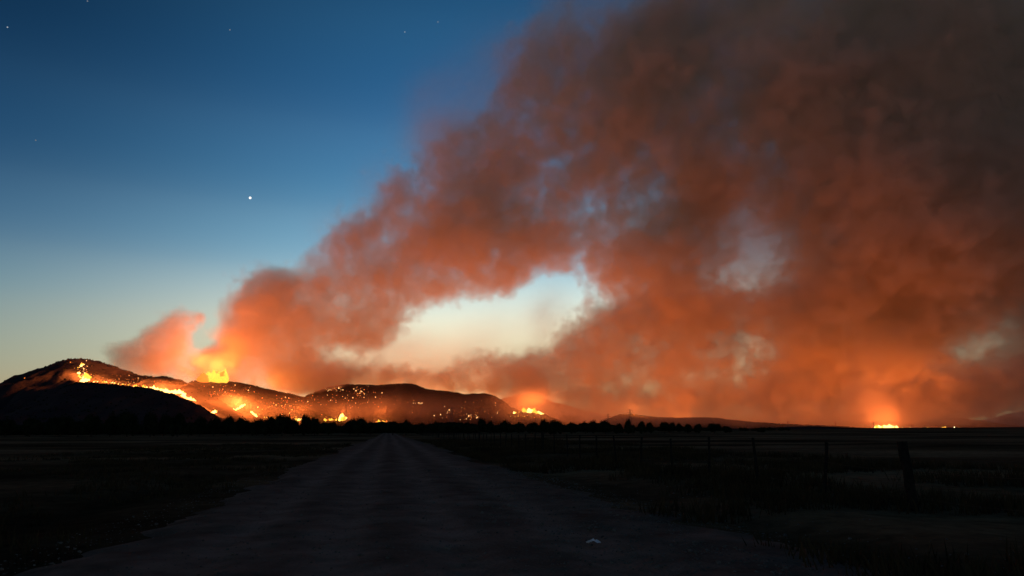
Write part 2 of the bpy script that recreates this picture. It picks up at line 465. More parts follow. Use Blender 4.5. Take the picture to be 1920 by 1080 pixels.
fire('right-hand blaze on the horizon under a leaning orange glow', [(1642, 806), (1660, 807), (1668, 807), (1684, 807)], 18, 1, 11, 1.3, 2, mats=('flame_white_hot', 'flame_yellow', 'flame_orange'), D=5200, lift=10, radius=90)
fire('tiny flame at the left end of the right-hand blaze', [(1640, 806), (1643, 806)], 12, 1, 4, 2, D=5200)
fire('small orange fire beside the farm sheds', [(1766, 809), (1774, 809)], 7, 1, 5, 2, D=3800, mats=('flame_yellow', 'flame_orange'))
# unseen fires added behind the hills to light the smoke from below
fire('unseen fire added behind the shoulder of the mountain to light its plume', [(250, 715), (300, 717)], 20, 2, 2, 8, 1, D=6000, lift=200, radius=120)
fire('unseen fire added in the saddle beyond the blazing ridge to light the smoke', [(470, 745), (530, 750)], 25, 2, 12, 8, 2, D=7000, lift=300, radius=160)
fire('unseen fires added on the far side of the central ember hill to light the smoke', [(640, 760), (760, 760), (880, 765)], 25, 2, 75, 12, 3, D=8300, lift=300, radius=200)
fire('unseen fires added behind the low hill to light the lower right smoke', [(1060, 785), (1200, 785), (1400, 790)], 8, 2, 9, 16, 5, D=6700, lift=120, radius=170)
fire('unseen fires added along the flat horizon at the right to light the smoke', [(1480, 800), (1620, 800), (1800, 800)], 6, 2, 11, 16, 5, D=6500, lift=120, radius=170)

def embers(label, boxes, only=None):
    """boxes: (x0, y0, x1, y1, count, hot share). Small burning spots scattered over a hillside, joined into one."""
    V, F, MI = [], [], []
    bV, bF = ICO1
    n = 0
    for x0, y0, x1, y1, cnt, hot in boxes:
        for _ in range(cnt):
            w = hit(random.gauss((x0 + x1) / 2, (x1 - x0) * .3), random.gauss((y0 + y1) / 2, (y1 - y0) * .28), only=only)
            if w is None: continue
            s = random.lognormvariate(0, .35) * w.y * .00039
            q = bV * np.array([s * random.uniform(.8, 1.3), s, s * random.uniform(.8, 1.6)]) + np.array(w) + np.array([0, 0, s * .5])
            V.append(q); F.append(bF + n); n += len(bV)
            u = random.random()
            MI += [0 if u < hot else (1 if u < hot + .45 else 2)] * len(bF)
    if not V: print('no embers', label); return
    me = np_mesh('embers', np.concatenate(V), np.concatenate(F), [M_ember_hot, M_ember, M_ember_dim])
    me.polygons.foreach_set('material_index', MI)
    tag(link('embers', me), label, 'embers', kind='stuff')

embers('embers speckling the front of the central hill', [(612, 727, 640, 735, 30, .3), (632, 723, 642, 728, 14, .1), (655, 726, 695, 745, 60, .2), (600, 735, 725, 768, 85, .1), (725, 740, 790, 770, 10, .15),
       (780, 752, 800, 762, 14, .4), (790, 765, 960, 790, 45, .2), (825, 770, 850, 787, 14, .3), (865, 773, 900, 790, 20, .45), (850, 742, 950, 770, 12, .3)], ('ember_hill',))
embers('embers across the brown ridge and valley under the tall blaze', [(345, 718, 480, 740, 70, .08), (370, 735, 450, 745, 50, .1), (395, 755, 420, 772, 30, .15), (480, 740, 600, 775, 120, .15)],
       ('fire_ridge', 'valley_spur', 'ember_hill'))
embers('embers glowing on the burnt right flank of the mountain', [(146, 683, 168, 716, 60, .5), (170, 705, 290, 726, 75, .1), (230, 696, 330, 720, 30, .08)], ('mountain',))
def lone(label, px, py, only):
    w = hit(px, py, only=only)
    if w is None: print('NO', label); return
    root = bpy.data.objects.new('wildfire', None); COL.objects.link(root); root.location = w
    tag(root, label, 'fire', 'fires burning across the hills')
    for k in range(2):
        f = link('flame', TONGUES['flame_orange'][k], root, (k * 5, 0, 0)); f.scale = (7, 7, 9)
lone('single faint light near the summit of the dark mountain', 131, 680, ('mountain',))
lone('single faint light low on the left slope of the dark mountain', 45, 710, ('mountain',))

# ------------------------------------------------------------------ smoke
def smoke_material(name, dens, color, absorb, aniso=.05):
    m = bpy.data.materials.new(name); m.use_nodes = True
    nt = m.node_tree; nt.nodes.remove(nt.nodes['Principled BSDF'])
    p = nt.nodes.new('ShaderNodeVolumePrincipled')
    p.inputs['Color'].default_value = (*color, 1)
    p.inputs['Absorption Color'].default_value = (*absorb, 1)
    p.inputs['Density'].default_value = dens
    p.inputs['Density Attribute'].default_value = 'density'
    p.inputs['Anisotropy'].default_value = aniso
    nt.links.new(p.outputs[0], nt.nodes['Material Output'].inputs['Volume'])
    m.cycles.volume_sampling = 'MULTIPLE_IMPORTANCE'
    return m

def smoke_volume(name, label, lo, hi, spacing, voxel, puffs, veils, m, warp, nscale, seed):
    """Puffs (px, py, depth, rx, ry, thickness, weight) are soft ellipsoids in the air; their sum is eroded by turbulence."""
    lo, hi = np.array(lo, float), np.array(hi, float)
    n = np.ceil((hi - lo) / np.array(spacing)).astype(int) + 1
    gx, gy, gz = [lo[i] + np.arange(n[i]) * spacing[i] for i in range(3)]
    form = np.zeros(tuple(n), np.float32)
    veil = np.zeros(tuple(n), np.float32)
    def add(arr, q, soft):
        px, py, Y, rx, ry, th, w = q
        th *= 1.15; c = at(px, py, Y); sx, sz = rx * Y / 1280 / math.cos(PITCH), ry * Y / 1280
        r = 2.6
        ix = np.where(abs(gx - c.x) < sx * r)[0]; iy = np.where(abs(gy - c.y) < th * r)[0]; iz = np.where(abs(gz - c.z) < sz * r)[0]
        if not (len(ix) and len(iy) and len(iz)): return
        e = ((gx[ix][:, None, None] - c.x) / sx) ** 2 + ((gy[iy][None, :, None] - c.y) / th) ** 2 + ((gz[iz][None, None, :] - c.z) / sz) ** 2
        g = w * np.exp(-e * soft)
        sl = np.ix_(ix, iy, iz)
        if w > 0: arr[sl] = arr[sl] + g * (1 - np.clip(arr[sl], 0, 1) * .6)
        else: arr[sl] = arr[sl] + g
    for q in puffs: add(form, q, 1.0)
    for q in veils: add(veil, q, 1.0)
    # border fades to nothing
    for ax in range(3):
        k = np.arange(n[ax]); e = np.clip(np.minimum(k + (99 if ax == 2 else 0), n[ax] - 1 - k) / 3, 0, 1)
        sh = [1, 1, 1]; sh[ax] = -1
        form *= e.reshape(sh); veil *= e.reshape(sh)
    tot = int(n.prod())
    GX, GY, GZ = np.meshgrid(gx, gy, gz, indexing='ij')
    me = bpy.data.meshes.new(name)
    me.vertices.add(tot)
    me.vertices.foreach_set('co', np.stack([GX, GY, GZ], -1).astype(np.float32).ravel())
    for an, arr in (('form', form), ('veil', veil)):
        a = me.attributes.new(an, 'FLOAT', 'POINT'); a.data.foreach_set('value', arr.astype(np.float32).ravel())
    me.materials.append(m)
    o = link(name, me)
    tag(o, label, 'smoke', kind='stuff')
    ng = bpy.data.node_groups.new(name + '_air', 'GeometryNodeTree')
    ng.interface.new_socket('Geometry', in_out='INPUT', socket_type='NodeSocketGeometry')
    ng.interface.new_socket('Geometry', in_out='OUTPUT', socket_type='NodeSocketGeometry')
    N, L = ng.nodes, ng.links
    gi = N.new('NodeGroupInput'); go = N.new('NodeGroupOutput')
    def put(s, v):
        if isinstance(v, (int, float)): s.default_value = v
        elif isinstance(v, (tuple, list)): s.default_value = v
        else: L.new(v, s)
    def M(op, a, b=0.0, c=None, clamp=False):
        x = N.new('ShaderNodeMath'); x.operation = op; x.use_clamp = clamp
        put(x.inputs[0], a); put(x.inputs[1], b)
        if c is not None: put(x.inputs[2], c)
        return x.outputs[0]
    def VM(op, a, b=(0, 0, 0)):
        x = N.new('ShaderNodeVectorMath'); x.operation = op
        put(x.inputs[0], a)
        if op == 'SCALE': put(x.inputs['Scale'], b)
        else: put(x.inputs[1], b)
        return x.outputs[0]
    def noise(vec, scale, detail, rough=.55, col=False, w=0.0):
        x = N.new('ShaderNodeTexNoise'); x.noise_dimensions = '3D'
        put(x.inputs['Vector'], VM('ADD', vec, (w * 131.0 + seed * 977.0, w * 71.0, 0.0)))
        x.inputs['Scale'].default_value = scale; x.inputs['Detail'].default_value = detail; x.inputs['Roughness'].default_value = rough
        return x.outputs['Color' if col else 'Fac']
    pos = N.new('GeometryNodeInputPosition').outputs[0]
    # turbulence is drawn out along the wind that carries the plume up to the right
    ax = (.80, -.12, .59)
    dt = N.new('ShaderNodeVectorMath'); dt.operation = 'DOT_PRODUCT'; L.new(pos, dt.inputs[0]); dt.inputs[1].default_value = ax
    px_ = N.new('ShaderNodeVectorMath'); px_.operation = 'SCALE'; px_.inputs[0].default_value = ax
    L.new(M('MULTIPLY', dt.outputs['Value'], -.42), px_.inputs['Scale'])
    spos = VM('ADD', pos, px_.outputs[0])
    w1 = VM('SUBTRACT', noise(pos, 1 / nscale, 2, col=True), (.5, .5, .5))
    w2 = VM('SUBTRACT', noise(pos, 4.2 / nscale, 3, col=True, w=3), (.5, .5, .5))
    wp = VM('ADD', pos, VM('ADD', VM('SCALE', w1, warp * 2), VM('SCALE', w2, warp * .62)))
    # trilinear lookup of the coarse grid
    g0 = VM('DIVIDE', VM('SUBTRACT', wp, tuple(lo)), tuple(float(s) for s in spacing))
    sp = N.new('ShaderNodeSeparateXYZ'); L.new(g0, sp.inputs[0])
    fl, fr = [], []
    for i in range(3):
        v = M('MINIMUM', M('MAXIMUM', sp.outputs[i], 0.0), float(n[i]) - 1.001)
        f = M('FLOOR', v); fl.append(f); fr.append(M('SUBTRACT', v, f))
    base = M('ADD', M('MULTIPLY', M('ADD', M('MULTIPLY', fl[0], float(n[1])), fl[1]), float(n[2])), fl[2])
    cmb = N.new('ShaderNodeCombineXYZ')
    vals = {}
    at_form = N.new('GeometryNodeInputNamedAttribute'); at_form.data_type = 'FLOAT'; at_form.inputs[0].default_value = 'form'
    at_veil = N.new('GeometryNodeInputNamedAttribute'); at_veil.data_type = 'FLOAT'; at_veil.inputs[0].default_value = 'veil'
    L.new(at_form.outputs[0], cmb.inputs[0]); L.new(at_veil.outputs[0], cmb.inputs[1])
    for i in (0, 1):
        for j in (0, 1):
            for k in (0, 1):
                s = N.new('GeometryNodeSampleIndex'); s.data_type = 'FLOAT_VECTOR'; s.domain = 'POINT'
                L.new(gi.outputs[0], s.inputs['Geometry']); L.new(cmb.outputs[0], s.inputs['Value'])
                L.new(M('ADD', base, float(i * n[1] * n[2] + j * n[2] + k) + .25), s.inputs['Index'])
                vals[i, j, k] = s.outputs[0]
    def lerp(a, b, f): return VM('ADD', a, VM('SCALE', VM('SUBTRACT', b, a), f))
    q = [[lerp(vals[0, j, k], vals[1, j, k], fr[0]) for k in (0, 1)] for j in (0, 1)]
    q = [lerp(q[0][k], q[1][k], fr[1]) for k in (0, 1)]
    q = lerp(q[0], q[1], fr[2])
    so = N.new('ShaderNodeSeparateXYZ'); L.new(q, so.inputs[0])
    fm, vl = so.outputs[0], so.outputs[1]
    wps = VM('ADD', spos, VM('ADD', VM('SCALE', w1, warp * 2), VM('SCALE', w2, warp * .62)))
    t1 = M('SUBTRACT', noise(wps, 1.5 / nscale, 8, .64, w=5), .5)
    t2 = M('ABSOLUTE', M('SUBTRACT', noise(VM('ADD', pos, VM('SCALE', w2, warp * .5)), 3.4 / nscale, 5, .62, w=8), .5))
    t3 = M('SUBTRACT', noise(VM('ADD', pos, VM('SCALE', w2, warp * .8)), 5.5 / nscale, 6, .68, w=11), .5)
    e = M('ADD', fm, M('ADD', M('ADD', M('MULTIPLY', t1, 2.3), M('MULTIPLY', t3, 1.6)), M('MULTIPLY', M('SUBTRACT', t2, .10), 2.4)))
    mr = N.new('ShaderNodeMapRange'); mr.interpolation_type = 'SMOOTHSTEP'
    L.new(e, mr.inputs['Value']); mr.inputs['From Min'].default_value = .42
    spz = N.new('ShaderNodeSeparateXYZ'); L.new(pos, spz.inputs[0])
    aged = M('MULTIPLY', spz.outputs[2], 1 / 3200, clamp=True)     # higher smoke is older and more diffuse
    L.new(M('ADD', .68, M('MULTIPLY', aged, .34)), mr.inputs['From Max'])
    mr.inputs['To Max'].default_value = 1.0
    d1 = M('MULTIPLY', mr.outputs[0], M('MINIMUM', M('MULTIPLY', fm, 4.0), M('ADD', .35, M('MULTIPLY', fm, .6))))
    d1 = M('MULTIPLY', d1, M('MAXIMUM', .12, M('ADD', .85, M('ADD', M('MULTIPLY', t3, M('SUBTRACT', 3.4, M('MULTIPLY', aged, 2.2))), M('MULTIPLY', t1, 2.0)))))
    d1 = M('MULTIPLY', d1, M('SUBTRACT', 1.0, M('MULTIPLY', aged, .16)))
    v1 = M('MULTIPLY', vl, M('MAXIMUM', 0.0, M('ADD', .55, M('MULTIPLY', t1, 2.6))))
    dd = M('MAXIMUM', M('ADD', d1, v1), 0.0)
    vc = N.new('GeometryNodeVolumeCube')
    res = np.maximum(2, ((hi - lo) / np.array(voxel)).astype(int))
    put(vc.inputs['Density'], dd)
    vc.inputs['Min'].default_value = tuple(lo); vc.inputs['Max'].default_value = tuple(hi)
    for i, ax in enumerate('XYZ'): vc.inputs['Resolution ' + ax].default_value = int(res[i])
    sm = N.new('GeometryNodeSetMaterial'); sm.inputs['Material'].default_value = m
    L.new(vc.outputs[0], sm.inputs[0]); L.new(sm.outputs[0], go.inputs[0])
    md = o.modifiers.new('air', 'NODES'); md.node_group = ng
    return o

M_smoke = smoke_material('wildfire_smoke', .0068, (.93, .655, .59), (.7, .33, .2))

main = [
 # lower trunk from the tall blaze
 (430, 690, 6500, 55, 44, 240, 1.2), (395, 670, 6500, 36, 36, 170, .8), (485, 545, 6480, 30, 26, 180, .9), (520, 530, 6480, 30, 24, 180, .9), (450, 590, 6450, 30, 40, 180, .8), (470, 640, 6500, 62, 50, 300, 1.5), (500, 575, 6500, 58, 52, 300, 1.6), (520, 540, 6500, 36, 34, 200, 1.1), (560, 630, 6550, 60, 60, 300, 1.2),
 (600, 560, 6500, 65, 60, 300, 1.0), (640, 500, 6450, 62, 55, 330, 1.0), (690, 440, 6400, 55, 50, 330, .8), (720, 520, 6450, 80, 60, 350, .95), (800, 450, 6350, 95, 75, 420, 1.0), (760, 380, 6350, 50, 45, 330, .5),
 (880, 390, 6250, 90, 80, 450, 1.0), (900, 500, 6400, 95, 60, 420, .9), (880, 320, 6200, 70, 55, 400, .45), (980, 300, 6100, 90, 90, 480, .85), (1000, 430, 6250, 110, 90, 500, 1.0), (1060, 180, 5900, 85, 80, 480, .75),
 (1130, 330, 6000, 130, 110, 560, 1.05), (1100, 80, 5700, 70, 80, 450, .35), (1180, 200, 5850, 130, 110, 560, .95), (1230, 90, 5650, 110, 90, 500, .55), (1200, 470, 6200, 120, 80, 500, .8), (1300, 300, 5900, 130, 120, 560, .9),
 (1350, 150, 5700, 140, 120, 560, .9), (1480, 60, 5500, 160, 120, 560, 1.0), (1500, 230, 5700, 150, 120, 600, 1.05), (1650, 120, 5400, 170, 140, 600, 1.2), (1820, 80, 5200, 170, 160, 650, 1.4), (1650, 330, 5600, 160, 130, 650, 1.25),
 (1820, 300, 5400, 150, 150, 650, 1.35), (1560, 450, 5900, 120, 110, 600, 1.15), (1720, 480, 5800, 140, 110, 650, 1.2), (1860, 430, 5600, 120, 90, 600, 1.2), (1980, 300, 5400, 170, 200, 700, 1.3), (2050, 80, 5200, 200, 200, 700, 1.3),
 (1350, -80, 5400, 200, 120, 560, .8), (1650, -100, 5200, 220, 140, 600, 1.1), (1950, -120, 5000, 250, 150, 650, 1.2), (2150, 500, 6000, 170, 160, 700, .9),
 (1300, 480, 6300, 90, 60, 450, .7), (1240, 540, 6500, 110, 55, 500, .75), (1470, 380, 6200, 70, 80, 450, .45),
 # second body at the lower right
 (1090, 650, 7400, 55, 50, 320, 1.1), (1180, 620, 7300, 90, 55, 400, 1.2), (1120, 700, 7400, 75, 45, 380, 1.0), (1300, 600, 7100, 110, 65, 450, 1.1), (1240, 680, 7400, 100, 45, 420, .9), (1430, 590, 6900, 120, 65, 480, 1.15),
 (1560, 570, 6600, 120, 80, 500, 1.2), (1690, 590, 6500, 120, 85, 500, 1.1), (1580, 680, 7000, 100, 60, 450, .9), (1800, 560, 6300, 90, 80, 450, .75), (1700, 690, 6800, 110, 60, 450, .8),
 (1450, 745, 7300, 260, 22, 400, .55), (1100, 750, 7600, 120, 26, 400, .65), (1800, 730, 7400, 160, 30, 420, .55), (2050, 680, 6800, 150, 60, 500, .8),
 # small plume on the mountain
 (238, 660, 5850, 26, 18, 120, .8), (268, 672, 5900, 54, 28, 200, 1.4), (300, 650, 5920, 44, 34, 180, 1.0), (318, 635, 5950, 40, 32, 180, 1.25), (340, 603, 6000, 38, 26, 160, 1.15), (378, 588, 6050, 17, 18, 120, .75), (300, 690, 5950, 60, 20, 170, .7), (360, 690, 6100, 40, 22, 170, .5),
 (214, 658, 5800, 24, 17, 110, 1.3), (290, 640, 5900, 30, 26, 150, .8), (250, 690, 5850, 40, 16, 120, .8), (392, 640, 6100, 14, 20, 150, -.5),
 # thin turbulent smoke between the trunk and the hills, and the brown wall at the right
 (600, 690, 6900, 70, 28, 300, .75), (700, 695, 7300, 70, 22, 300, .6), (800, 705, 7400, 80, 22, 300, .6), (900, 700, 7500, 60, 36, 300, .75), (980, 690, 7500, 50, 40, 300, .8), (640, 620, 6700, 70, 50, 320, .95), (700, 585, 6600, 60, 40, 320, .9), (770, 555, 6500, 60, 34, 320, .8), (850, 555, 6450, 60, 30, 320, .8), (930, 525, 6400, 60, 26, 320, .6), (690, 640, 6800, 50, 22, 300, .6),
 (720, 600, 6700, 60, 36, 300, .5), (540, 700, 6700, 60, 26, 260, .6), (550, 715, 6950, 46, 26, 260, 1.1), (600, 712, 7000, 50, 24, 260, 1.0), (620, 722, 7300, 60, 16, 260, .85), (720, 722, 7500, 60, 14, 260, .8), (820, 726, 7700, 60, 16, 260, .85), (920, 728, 7700, 60, 18, 260, .9), (1000, 720, 7700, 50, 30, 260, .9), (1500, 797, 7400, 280, 15, 500, 1.0), (1880, 765, 7600, 120, 32, 500, .9), (1390, 670, 7000, 90, 40, 350, .75), (1420, 420, 6100, 60, 90, 350, .3), (1160, 520, 6400, 70, 50, 350, .6), (1100, 560, 6500, 40, 40, 300, .4), (1090, 600, 7000, 40, 30, 300, .5),
 (1350, 740, 7600, 200, 40, 420, .8), (1600, 740, 7300, 200, 50, 450, .8), (1850, 720, 7000, 160, 60, 450, .75), (1900, 520, 6300, 120, 120, 500, .6), (1980, 640, 6400, 120, 100, 500, .8), (1560, 780, 7400, 300, 24, 420, .6), (1180, 770, 7800, 160, 22, 420, .6),
 (1000, 120, 5800, 60, 60, 380, .8), (920, 200, 6000, 60, 60, 380, .55), (1060, 40, 5700, 50, 50, 350, .5), (1300, 30, 5600, 120, 80, 450, .75), (1180, 60, 5600, 90, 70, 420, .6), (845, 300, 6100, 54, 54, 350, 1.0), (795, 355, 6200, 56, 48, 350, 1.0), (735, 410, 6300, 44, 36, 300, .7), (670, 440, 6350, 40, 34, 280, .6), (905, 250, 6050, 60, 60, 380, .8), (960, 190, 5900, 60, 60, 380, .6), (1020, 110, 5800, 60, 60, 380, .6), (750, 350, 6200, 30, 30, 300, .5), (640, 440, 6350, 36, 30, 260, .6), (590, 490, 6400, 26, 30, 220, .5), (530, 520, 6500, 34, 30, 200, .8), (1330, 400, 6100, 60, 60, 400, .4),
 # gaps
 (1405, 380, 6000, 20, 40, 900, -.3), (1435, 470, 6000, 26, 34, 900, -.55), (1010, 580, 6700, 55, 20, 900, -.45), (1420, 690, 7000, 100, 18, 900, -.08), (1890, 600, 6300, 50, 55, 900, -.42), (880, 625, 6700, 80, 18, 900, -.3),
]
veils = [
 (406, 699, 6000, 22, 14, 55, 2.6), (425, 680, 6100, 22, 20, 90, .8), (640, 700, 7200, 130, 26, 350, .16), (760, 715, 7600, 150, 22, 350, .22), (900, 715, 7600, 120, 28, 350, .24), (1000, 690, 7600, 60, 40, 300, .20), (800, 655, 7500, 180, 40, 350, .17), (840, 690, 7300, 200, 24, 300, .30), (720, 650, 7000, 90, 26, 300, .2), (1040, 600, 7000, 40, 50, 300, .3), (960, 620, 7500, 100, 50, 350, .07),
 (870, 225, 6000, 66, 66, 380, .42), (945, 150, 5800, 56, 50, 380, .42), (1240, 20, 5600, 130, 70, 420, .4), (825, 280, 6000, 40, 60, 380, .5), (1090, 20, 5600, 60, 60, 400, .22), (740, 380, 6200, 50, 40, 380, .15), (640, 450, 6300, 40, 40, 300, .12),
 (1400, 700, 7200, 260, 60, 450, .12), (1850, 640, 6600, 130, 80, 450, .20), (1410, 430, 6000, 90, 120, 400, 1.0), (1330, 380, 6000, 70, 70, 400, .6), (1900, 560, 6300, 90, 120, 400, .5), (1380, 690, 7000, 180, 40, 400, .45),
 # ground-hugging smoke over the burnt valley; puffs added for halos round the fires
 (450, 765, 5000, 130, 20, 350, .10), (650, 775, 6000, 260, 26, 500, .035), (900, 775, 6000, 260, 24, 500, .03), (1250, 780, 6200, 400, 20, 600, .12), (1700, 785, 7000, 400, 26, 900, .16),
 (215, 700, 5150, 50, 12, 140, .22), (160, 695, 5100, 16, 16, 80, .25), (310, 728, 4700, 50, 8, 120, .22), (355, 742, 4600, 16, 10, 80, .3), (440, 750, 5300, 26, 10, 90, .4), (412, 765, 5000, 16, 9, 80, .4), (990, 752, 6450, 50, 18, 200, .3), (1661, 794, 5300, 15, 12, 110, .4), (1652, 772, 5330, 26, 18, 160, .24), (1632, 742, 5350, 36, 28, 220, .18), (1670, 790, 5300, 60, 12, 200, .14), (1615, 700, 5400, 40, 44, 240, .10), (1310, 786, 5150, 260, 12, 260, .16), (1040, 775, 5500, 120, 14, 200, .08), (410, 735, 5700, 70, 14, 160, .08),
 (655, 770, 5500, 13, 9, 60, .5), (563, 776, 5400, 11, 9, 60, .5), (480, 777, 5200, 16, 8, 80, .3), (715, 784, 6000, 14, 6, 80, .5), (710, 770, 5600, 60, 14, 150, .08), (790, 782, 5600, 40, 8, 120, .08),
]
smoke_volume('smoke', 'vast red-brown wildfire smoke plume leaning from the hills across the sky', (-4600, 4600, 0), (7400, 8700, 4300), (75, 90, 60), (24, 42, 22), main, veils, M_smoke, 150, 900, 1)

# ------------------------------------------------------------------ oaks
def crown_mesh(seed, w=1.0, h=1.0, leaves=2600):
    r = np.random.RandomState(seed)
    # lobes of the crown
    L = []
    for k in range(11):
        a = r.uniform(0, 6.28); rr = r.uniform(.15, .62)
        L.append((rr * math.cos(a), rr * math.sin(a), .50 + r.uniform(-.12, .22) - .22 * rr, r.uniform(.24, .40)))
    L.append((0, 0, .58, .42))
    V, F, n = [], [], 0
    bV, bF = ICO2
    for x, y, z, q in L:                       # leafy mass of each lobe
        d = bV * (q * .80) * r.uniform(.85, 1.15, (len(bV), 1)) * np.array([1, 1, .8])
        V.append(d + np.array([x, y, z])); F.append(bF + n); n += len(bV)
    P = []
    for k in range(leaves):                    # clumps of leaves round them
        x, y, z, q = L[r.randint(len(L))]
        v = r.normal(size=3); v /= np.linalg.norm(v)
        c = np.array([x, y, z]) + v * np.array([1, 1, .8]) * q * r.uniform(.75, 1.16)
        if c[2] < .14: continue
        u = r.normal(size=3) * .034; t = r.normal(size=3) * .034
        V.append(np.array([c - u, c + t, c + u])); F.append(np.array([[n, n + 1, n + 2]])); n += 3
    V = np.concatenate(V) * np.array([w, w, h]); F = np.concatenate(F)
    return np_mesh('crown', V, F, [M_leaf])

def trunk_mesh(seed):
    r = random.Random(seed)
    V, F = [], []
    def limb(p0, p1, r0, r1, seg=5, k=7):
        b = len(V); p0, p1 = Vector(p0), Vector(p1); d = (p1 - p0).normalized()
        u = d.orthogonal().normalized(); v = d.cross(u)
        for i in range(seg + 1):
            t = i / seg; c = p0.lerp(p1, t) + Vector((r.uniform(-.01, .01), r.uniform(-.01, .01), 0)); rad = r0 + (r1 - r0) * t
            for j in range(k):
                a = 2 * math.pi * j / k
                V.append(c + (u * math.cos(a) + v * math.sin(a)) * rad * r.uniform(.85, 1.15))
        for i in range(seg):
            for j in range(k):
                F.append((b + i * k + j, b + i * k + (j + 1) % k, b + (i + 1) * k + (j + 1) % k, b + (i + 1) * k + j))
    limb((0, 0, -.05), (.02, 0, .30), .062, .042)
    for q in range(5):
        a = q * 1.26 + r.uniform(-.3, .3)
        limb((.02, 0, .26), (.34 * math.cos(a), .34 * math.sin(a), r.uniform(.5, .66)), .034, .014)
    return mesh('trunk', V, F, [M_bark], True)
CROWNS = [crown_mesh(50 + i, 1, h) for i, h in enumerate((1.0, .92, 1.1, 1.0, .85, 1.15))]
TRUNKS = [trunk_mesh(i) for i in range(4)]

def tree(px, top, halfw, D, label, v=None):
    """An oak whose foot stands on the field at depth D; its crown reaches the given height and half width in the photograph."""
    T = at(px, top, D); z0 = -.1
    H = T.z - z0
    o = bpy.data.objects.new('oak_tree', None); COL.objects.link(o); o.location = (T.x, D, z0); o.empty_display_size = 1
    o.rotation_euler = (0, 0, random.uniform(0, 6.28))
    tag(o, label, 'tree', 'oaks standing along the far side of the fields')
    v = random.randrange(6) if v is None else v
    me = CROWNS[v]
    W = halfw * D / 1280
    zmax = max(q.co.z for q in me.vertices) if v not in ZM else ZM[v]
    ZM[v] = zmax
    c = link('crown', me, o); c.scale = (W / .86, W / .86, H / zmax)
    t = link('trunk', TRUNKS[v % 4], o); t.scale = (W / .86, W / .86, H / zmax)
    return o
ZM = {}
